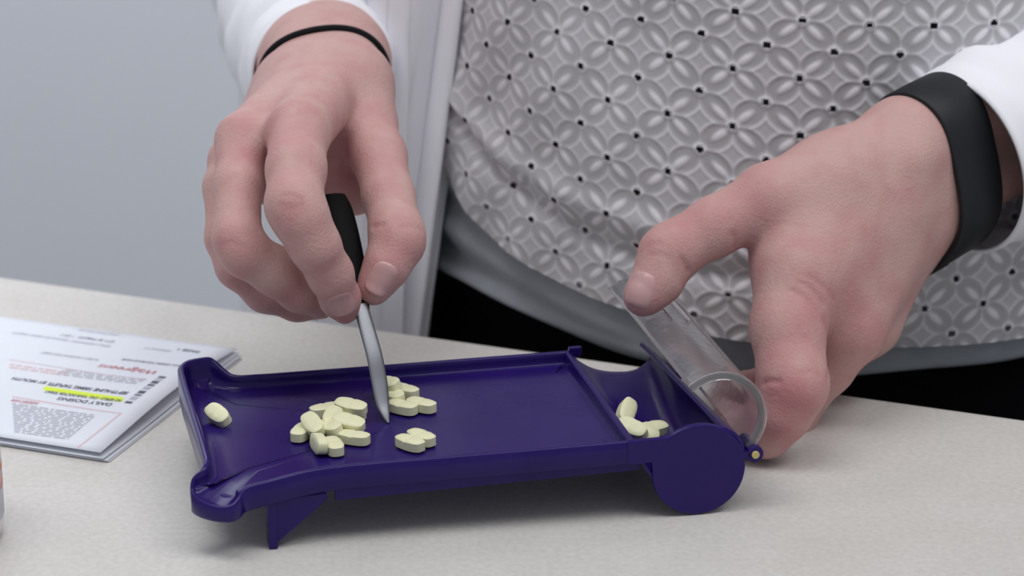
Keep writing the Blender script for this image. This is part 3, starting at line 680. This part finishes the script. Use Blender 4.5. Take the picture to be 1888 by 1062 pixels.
def lace_disp(ph, U, Z, up):
    # broad drape of the cloth
    left = np.clip((-.15 - ph) / .9, 0, 1)
    fold = .0022 * np.sin(ph * 9 + Z * 55) * left + .0013 * np.sin(ph * 23 - Z * 110 + 1.3) * left + .0016 * np.sin(Z * 42 + ph * 3.1)
    fold += -.0034 * np.exp(-((up - .030 - .004 * np.sin(ph * 5)) / .0045) ** 2) * np.clip((.25 - ph) / .5, 0.15, 1) + .0022 * np.exp(-((up - .040) / .006) ** 2) * np.clip((.25 - ph) / .5, 0.1, 1)
    wob = .0016 * np.sin(U * 31 + 1.0) + .0012 * np.sin(Z * 47 + 2.0); wz = .0016 * np.sin(U * 27) + .05 * (U - .42) * np.clip((.42 - U) / .2, 0, 1)
    fx = (U + wob) / PU; fy = (Z + wz) / PV; fx -= np.round(fx); fy -= np.round(fy)
    a, b_ = np.abs(fx + fy) / math.sqrt(2), np.abs(fx - fy) / math.sqrt(2); A_, B_ = np.maximum(a, b_), np.minimum(a, b_)
    r2 = np.hypot(np.abs(fx) - .5, np.abs(fy) - .5)
    e_ = np.sqrt(((A_ - .355) / .315) ** 2 + (B_ / .222) ** 2)
    line = np.exp(-((e_ - 1) / .11) ** 2)
    leaf = np.clip(1.25 - np.sqrt(((A_ - .275) / .17) ** 2 + (B_ / .062) ** 2), 0, 1) ** .7
    ring1 = np.exp(-((A_ * 1.0 - .0 + 0 * A_) / .10) ** 2) ; rr = np.hypot(fx, fy)
    ring1 = np.exp(-((rr - .085) / .030) ** 2); ring2 = np.exp(-((r2 - .085) / .032) ** 2)
    inside = np.clip((1 - e_) * 4, 0, 1)
    thr = np.clip(.40 - .26 * inside + np.maximum.reduce([line * .42, leaf * 1.1, ring1 * .55, ring2 * .6]), 0, 1)
    hole = (np.minimum(rr, r2) < .060).astype(float)
    thr = np.where(np.minimum(rr, r2) < .075, .1, thr)
    rel = .0003 * line + .0005 * leaf - .00025 * inside + .0003 * np.maximum(ring1, ring2)
    soft = 1 - .55 * left
    return fold + rel * soft, np.clip(.36 + (thr - .36) * (1 - .45 * left), 0, 1), hole
rows = np.concatenate([np.arange(0, .185, .0007), np.linspace(.19, .40, 25)])
cloth('lace_blouse', hb, OB, -1.75, 1.60, rows, 860, MAT['lace'], lace_disp)
def slate_disp(ph, U, Z, up):
    left = np.clip((.2 - ph) / 1.2, 0, 1)
    f = .0026 * np.sin(up * 260 + ph * 4.0) * left + .0010 * np.sin(ph * 14 + up * 90)
    f += .0012 * np.exp(-((up - .003) / .003) ** 2)
    return f, None, None
cloth('undershirt', hu, OU, -1.9, 1.75, np.concatenate([np.linspace(0, .11, 70), np.linspace(.12, .40, 12)]), 260, MAT['slate'], slate_disp)
for o_, t_ in ((bpy.data.objects['undershirt'], .0012),):
    sm_ = o_.modifiers.new('thickness', 'SOLIDIFY'); sm_.thickness = t_; sm_.offset = -1
tag(bpy.data.objects['lace_blouse'], 'grey eyelet lace blouse with four-petal flowers'); tag(bpy.data.objects['undershirt'], 'slate grey jersey undershirt')
# trousers
L = []
for z, k in ((.10, .96), (.03, .985), (-.03, 1.0), (-.10, 1.03), (-.16, 1.02), (-.21, .97)):
    L.append([TC + EX * (math.sin(a) * TA * k) + NX * (math.cos(a) * (TB - .004) * k) + np.array([0, 0, z]) for a in np.linspace(0, 2 * math.pi, 48, endpoint=False)])
tr = loft('trousers', L, MAT['black_cloth'], person, True, False, True, True, True)
for s_ in (-1, 1):
    L = [[TC + EX * (s_ * cx + math.sin(a) * r) + NX * (math.cos(a) * r * 1.05) + np.array([0, 0, z]) for a in np.linspace(0, 2 * math.pi, 28, endpoint=False)] for z, r, cx in ((-.14, .088, .085), (-.30, .082, .088), (-.48, .066, .09), (-.70, .058, .09), (FLOORZ + .02, .056, .09))]
    lg = loft('trouser_leg', L, MAT['black_cloth'], None, True, True, True, True, True); lg.parent = tr
    shl = [[TC + EX * (s_ * .09 + math.sin(a) * w) + NX * (.045 + math.cos(a) * ln) + np.array([0, 0, FLOORZ + z]) for a in np.linspace(0, 2 * math.pi, 28, endpoint=False)] for z, w, ln in ((.001, .042, .125), (.02, .045, .13), (.05, .04, .115), (.075, .034, .07))]
    sh = loft('shoe', shl, MAT['black_plastic'], person, True, True, True, True, True)

# white coat ---------------------------------------------------------------
def tube(name, C, RU, RV, u0, mat, parent, n=72, th=.0014, wr=.0018, seed=0, steps=9):
    C = catmull(C, steps); R2 = catmull(np.stack([RU, RV], 1), steps); m_ = len(C); L = []; u = np.asarray(u0, float)
    ang = np.linspace(0, 2 * math.pi, n, endpoint=False)
    for i in range(m_):
        d = nrm(C[min(i + 1, m_ - 1)] - C[max(i - 1, 0)]); u = nrm(u - d * (u @ d)); v = np.cross(d, u)
        dist = i / m_
        w = wr * (np.sin(ang * 3 + i * .55 + seed) * .6 + np.sin(ang * 5 - i * .8 + 2 * seed) * .35 + np.sin(i * 1.25 + ang * 1.0 + seed) * .55) * min(1, i / 5.0)
        L.append([C[i] + u * math.cos(a) * (R2[i, 0] + ww) + v * math.sin(a) * (R2[i, 1] + ww) for a, ww in zip(ang, w)])
    o = loft(name, L, mat, parent, True); s_ = o.modifiers.new('thickness', 'SOLIDIFY'); s_.thickness = th; s_.offset = 0; return o
def P_(px, py, Y): return at(px, py, Y)
coat_plan = [(815, 1.098), (795, 1.088), (760, 1.092), (720, 1.083), (680, 1.094), (640, 1.088), (590, 1.105), (545, 1.115), (505, 1.14)]
pts = [np.array([at(px, 300, Y)[0], at(px, 300, Y)[1]]) for px, Y in coat_plan]
pts += [np.array(q_) for q_ in ((-.128, 1.20), (-.12, 1.26), (-.06, 1.32), (.04, 1.345), (.16, 1.33), (.27, 1.28), (.35, 1.20), (.385, 1.12), (.39, 1.06), (.375, 1.02), (.345, .985))]
pts = catmull(pts, 8); L = []
zs = [.40, .34, .28, .22, .16, .12, .08, .04, 0, -.05, -.12, -.2, -.3, -.42]
for z in zs:
    k = np.clip((.16 - z) / .16, 0, 1.6); row = []
    for i, p in enumerate(pts):
        f = i / len(pts); fr = 1 if f < .38 else 0
        dx = (.014 - .020 * k) if f < .12 else .004 * (1 - k)
        row.append(np.array([p[0] + dx + .002 * math.sin(i * .9 + z * 9), p[1] + .0035 * math.sin(i * .55 + z * 6) * (1 if f < .5 else 2), z]))
    L.append(row)
coat = loft('lab_coat', L, MAT['coat'], person, False); s_ = coat.modifiers.new('thickness', 'SOLIDIFY'); s_.thickness = .0016; s_.offset = 0
tag(coat, 'white cotton lab coat hanging open')
# right sleeve (round the forearm that holds the spatula)
pz = [(592, 140, 1.066, 127, 126), (588, 118, 1.09, 136, 136), (580, 85, 1.12, 150, 146), (572, 45, 1.17, 160, 160), (572, 10, 1.24, 168, 165)]
C = [at(*q_[:3]) for q_ in pz]; RU = [q_[3] / ppm(c) for q_, c in zip(pz, C)]; RV = [q_[4] / ppm(c) for q_, c in zip(pz, C)]
C += [EA + np.array([-.012, .045, .03]), EA * .62 + SR * .38 + np.array([-.03, .035, .0]), SR + np.array([-.02, 0, -.04])]; RU += [.052, .062, .068]; RV += [.055, .062, .07]
tube('sleeve', C, RU, RV, RT, MAT['coat'], coat, seed=.4)
cu = [at(592, 152, 1.0495), at(591, 148, 1.0545)]
# left sleeve
c0 = along(WB, .018) + nrm(fa1 - fa0) * .005
C = [c0, c0 + AB * .03, c0 + AB * .08, c0 + AB * .14, EB + np.array([.01, .02, -.005]), EB * .6 + SL * .4 + np.array([.03, .03, .0]), SL + np.array([.02, 0, -.04])]
uB = nrm(fa1 - fa0)
tube('sleeve', C, [.0365, .0395, .045, .050, .056, .062, .068], [.0335, .037, .043, .049, .056, .062, .07], uB, MAT['coat'], coat, seed=1.7)

# ------------------------------------------------------------------ things worn on the wrists
def wrist_loop(fl, c, axis, u0, n=72, gap=.001, maxr=.06):
    d = nrm(axis); u = nrm(u0 - d * (u0 @ d)); v = np.cross(d, u); R_ = []
    an = np.linspace(0, 2 * math.pi, n, endpoint=False); E_ = np.cos(an)[:, None] * u + np.sin(an)[:, None] * v
    p = hits(fl.field, c + E_ * maxr, -E_, maxr); R_ = np.einsum('ij,ij->i', p - c, E_) + gap
    for _ in range(3): R_ = .25 * np.roll(R_, 1) + .5 * R_ + .25 * np.roll(R_, -1)
    return u, v, R_
# fitness band
bc = along(WB, .006)
AF = AB; AB = nrm(AB + FW * .10)                      # the band sits a little askew
u, v, R_ = wrist_loop(HB, bc, AB, uB, 96, .0014)
ang = np.linspace(0, 2 * math.pi, 96, endpoint=False)
R_ = R_ + .0015 * np.exp(-((np.angle(np.exp(1j * (ang - .0)))) / .45) ** 2)      # hangs loose at the underside
L = []
for off, dw in ((.0, -.0122), (.0024, -.0128), (.0030, -.0120), (.0032, 0.0), (.0030, .0120), (.0024, .0128), (.0, .0122), (-.0003, 0)):
    L.append([bc + AB * dw + (u * math.cos(a) + v * math.sin(a)) * (r + off) for a, r in zip(ang, R_)])
L.append(L[0])
band = loft('fitness_band', L, MAT['rubber'], None, True); bevel(band, .0003, 2, 50)
tag(band, 'wide matte black rubber fitness band on the wrist beside the clear lid', 'wristband')
L = []
for off, dw in ((.0024, -.0080), (.0042, -.0074), (.0044, .0074), (.0024, .0080)):
    L.append([bc + AB * dw + (u * math.cos(a) + v * math.sin(a)) * (r + off) for a, r in list(zip(ang, R_))[2:9]])
L.append(L[0]); o = loft('tracker_clasp', L, MAT['rubber'], None, False); o.parent = band
# hair tie
AA = nrm(at(598, 60, 1.16) - at(598, 155, 1.005)); hc = at(598, 145, 1.030)
tiltA = nrm(AA + UP * .12)
u, v, R_ = wrist_loop(HA, hc, tiltA, RT, 80, .0008)
ang = np.linspace(0, 2 * math.pi, 80, endpoint=False); L = []
cl = np.array([hc + (u * math.cos(a) + v * math.sin(a)) * r for a, r in zip(ang, R_)])
for i in range(81):
    k = i % 80; e_ = u * math.cos(ang[k]) + v * math.sin(ang[k])
    L.append([cl[k] + (e_ * math.cos(b_) + tiltA * math.sin(b_)) * .0015 for b_ in np.linspace(0, 2 * math.pi, 10, endpoint=False)])
tie = loft('hair_tie', L, MAT['elastic'], None, True); tag(tie, 'thin black elastic hair tie worn round the wrist above the spatula hand', 'hair tie')

# ------------------------------------------------------------------ leaflet
PZ = .0045
pa, pb, pc_ = atz(437, 637, PZ), atz(185, 830, PZ), atz(0, 577, PZ)
leaf = empty('prescription_leaflet', (atz(120, 700, 0)[0], atz(120, 700, 0)[1], 0)); tag(leaf, 'white folded prescription leaflet with one yellow highlighted line', 'leaflet')
lx = nrm(pc_ - pa); ly0 = pb - pa; ly0[2] = 0; LH = np.linalg.norm(ly0); ly = ly0 / LH; LW = .215
def LP(a, d, z=0.0): return pa + lx * a + ly * d + np.array([0, 0, z - PZ])
def sheet(name, a0, a1, d0, d1, zf, n=24, m_=24):
    V = []; F = []
    for i in range(n + 1):
        for j in range(m_ + 1):
            A_, D_ = a0 + (a1 - a0) * i / n, d0 + (d1 - d0) * j / m_; V.append(LP(A_, D_, zf(A_, D_)))
    k = m_ + 1
    for i in range(n):
        for j in range(m_): q_ = i * k + j; F.append((q_, q_ + k, q_ + k + 1, q_ + 1))
    o = mesh_obj(name, V, F, MAT['paper']); s_ = o.modifiers.new('thickness', 'SOLIDIFY'); s_.thickness = .00016; s_.offset = -1
    return under(o, leaf)
def ztop(a, d): return .0030 + .0022 * math.sin(min(1, d / LH) * math.pi) * math.exp(-a / .03) + .0006 * math.sin(d * 40) + .0012 * (d / LH)
sheet('top_sheet', 0, LW, 0, LH, ztop)
sheet('under_sheet', -.0015, LW, .001, LH + .001, lambda a, d: .0018 + .0004 * math.sin(d * 50))
sheet('under_sheet', -.003, LW, .002, LH + .0005, lambda a, d: .0010 + .0003 * math.sin(d * 40 + 1))
sheet('bottom_sheet', -.0035, LW, .003, LH, lambda a, d: .0004)
# the print reads from the far side, so it is upside down here: text runs along +lx, line tops toward the viewer
def text(s, a, d, size, mat, name='printed_line', width=None, bold=0.0, shear=0):
    cu_ = bpy.data.curves.new('txt', 'FONT'); cu_.body = s; cu_.size = size; cu_.offset = bold; cu_.shear = shear
    ob = bpy.data.objects.new('txt', cu_); COL.objects.link(ob); bpy.context.view_layer.update()
    me = bpy.data.meshes.new_from_object(ob); bpy.data.objects.remove(ob)
    xs = [v_.co.x for v_ in me.vertices]; k = (width / (max(xs) - min(xs))) if width else 1
    for v_ in me.vertices:
        A_, D_ = a + v_.co.x * k, d + v_.co.y; v_.co = Vector(LP(A_, D_, ztop(A_, D_) + .00012))
    me.materials.append(mat); o = bpy.data.objects.new(name, me); COL.objects.link(o); return under(o, leaf)
def lpx(px, py):
    P = atz(px, py, PZ) - pa; return float(P @ lx), float(P @ ly)
def line(s, p0, p1, size, mat, **k):
    a0, d0 = lpx(*p0); a1, d1 = lpx(*p1); return text(s, a0, (d0 + d1) / 2, size, mat, width=abs(a1 - a0), **k)
line('PAGE 1', (368, 645), (328, 640), .0040, MAT['ink'], bold=.0001)
line('ORIGINAL RX', (312, 645), (262, 638), .0034, MAT['ink_pale'])
line('DRUG: GENERIC FOR BRAND NAME', (330, 678), (222, 660), .0034, MAT['ink'])
line('DIRECTIONS FOR USE:', (218, 613), (138, 607), .0034, MAT['ink_pale'])
line('QTY 30 TABLETS   1 OF 2', (208, 627), (104, 617), .0036, MAT['ink'])
line('REFILLS REMAINING', (198, 637), (124, 628), .0034, MAT['ink_pale'])
line('SERTRALINE 100MG TABLETS', (118, 627), (14, 613), .0036, MAT['ink_pale'])
line('PATIENT INFORMATION SHEET', (174, 664), (66, 650), .0036, MAT['ink_pale'])
line('Walgreens', (285, 690), (182, 672), .0066, MAT['ink_red'], name='printed_logo', shear=.3)
line('SERTRALINE 100MG TABLETS', (222, 728), (78, 705), .0040, MAT['ink'], bold=.00015)
line('BY MOUTH', (70, 706), (8, 697), .0038, MAT['ink'], bold=.0001)
line('DAILY DOSING', (192, 746), (92, 732), .0040, MAT['ink'], bold=.0001)
line('INGREDIENT NAME:', (52, 742), (2, 735), .0036, MAT['ink_red'])
def flat(name, quad, mat, dz=.00008, n=14):
    q_ = [np.array(lpx(*p)) for p in quad]; V = []; F = []
    for i in range(n + 1):
        for j in range(3):
            f, g_ = i / n, j / 2; p = (q_[0] * (1 - f) + q_[1] * f) * (1 - g_) + (q_[3] * (1 - f) + q_[2] * f) * g_
            V.append(LP(p[0], p[1], ztop(*p) + dz))
    for i in range(n):
        for j in range(2): k = i * 3 + j; F.append((k, k + 1, k + 4, k + 3))
    return under(mesh_obj(name, V, F, mat), leaf)
flat('highlight', [(64, 713), (214, 735), (210, 743), (60, 720)], MAT['yellow'], .00006)
line('NO REFILLS - CALL YOUR DOCTOR TODAY', (208, 741), (70, 719), .0034, MAT['ink'], bold=.0001)
flat('frame_line', [(0, 730), (205, 762), (205, 764), (0, 732)], MAT['ink_pink'])
flat('frame_line', [(205, 762), (116, 819), (119, 820), (208, 763)], MAT['ink_pink'])
flat('frame_line', [(0, 665), (260, 704), (260, 705), (0, 666)], MAT['ink_pink'])
# bar code up the margin
p0, p1 = np.array((298., 699.)), np.array((226., 747.))
for i, (f, w) in enumerate(((0, .07), (.10, .05), (.18, .10), (.31, .06), (.40, .11), (.55, .10), (.68, .05), (.76, .12), (.93, .07))):
    a_, b_ = p0 + (p1 - p0) * f, p0 + (p1 - p0) * (f + w); e_ = np.array((-13., -2.0))
    flat('barcode_bar', [tuple(a_), tuple(b_), tuple(b_ + e_), tuple(a_ + e_)], MAT['ink'] if i % 3 != 1 else MAT['ink_pale'], n=2)
# small print: rows of short dashes, one joined part per block
def small_print(quad, rows, mat, seed):
    r_ = random.Random(seed); q_ = [np.array(lpx(*p)) for p in quad]; V, F = [], []
    for i in range(rows):
        g_ = (i + .5) / rows; L0 = q_[0] * (1 - g_) + q_[3] * g_; L1 = q_[1] * (1 - g_) + q_[2] * g_; ln = np.linalg.norm(L1 - L0); x = 0
        dr = (L1 - L0) / ln; h_ = np.linalg.norm(q_[3] - q_[0]) / rows * .26; pr = np.array([-dr[1], dr[0]])
        while x < ln:
            w = r_.uniform(.0010, .0055); e_ = min(x + w, ln); k = len(V)
            for xx, yy in ((x, -h_), (e_, -h_), (e_, h_), (x, h_)):
                p = L0 + dr * xx + pr * yy; V.append(LP(p[0], p[1], ztop(*p) + .00007))
            F.append((k, k + 1, k + 2, k + 3)); x = e_ + r_.uniform(.0007, .0013)
    o = mesh_obj('small_print', V, F, mat, None, False); o['kind'] = 'stuff'; return under(o, leaf)
small_print([(0, 741), (160, 764), (100, 806), (0, 794)], 15, MAT['ink_pale'], 1)
small_print([(110, 682), (262, 702), (238, 712), (80, 692)], 4, MAT['ink_pale'], 2)
small_print([(0, 672), (120, 688), (106, 696), (0, 682)], 2, MAT['ink_pink'], 3)

# ------------------------------------------------------------------ bottle at the left edge of the view
bx = atz(-140, 1010, 0); BC = np.array([bx[0], bx[1] + .01, 0]); 
bot = empty('pill_bottle', tuple(BC)); tag(bot, 'white plastic bottle with orange-striped label at the left edge of the counter', 'bottle')
def lathe(name, prof_, mat, n=56, a0=0, a1=2 * math.pi):
    full = abs(a1 - a0 - 2 * math.pi) < 1e-6
    L = [[BC + np.array([r * math.cos(a), r * math.sin(a), z]) for a in np.linspace(a0, a1, n, endpoint=not full)] for r, z in prof_]
    return under(loft(name, L, mat, None, full), bot)
BR = .0255
lathe('bottle_body', [(0, .0004), (BR - .003, .0004), (BR - .0008, .0012), (BR, .004), (BR, .058), (BR - .001, .061), (BR - .006, .066), (.0165, .068), (.0165, .072)], MAT['bottle'])
lathe('cap', [(.0165, .0690), (.0195, .0692), (.0200, .070), (.0200, .083), (.0190, .0845), (0, .0845)], MAT['bottle'])
lathe('label', [(BR + .0001, .0075), (BR + .00025, .0075), (BR + .00025, .056), (BR + .0001, .056)], MAT['paper'])
lathe('label_stripe', [(BR + .0003, .0245), (BR + .00035, .0245), (BR + .00035, .0265), (BR + .0003, .0265)], MAT['orange'])
lathe('label_stripe', [(BR + .0003, .0180), (BR + .00035, .0180), (BR + .00035, .0225), (BR + .0003, .0225)], MAT['pinklabel'])
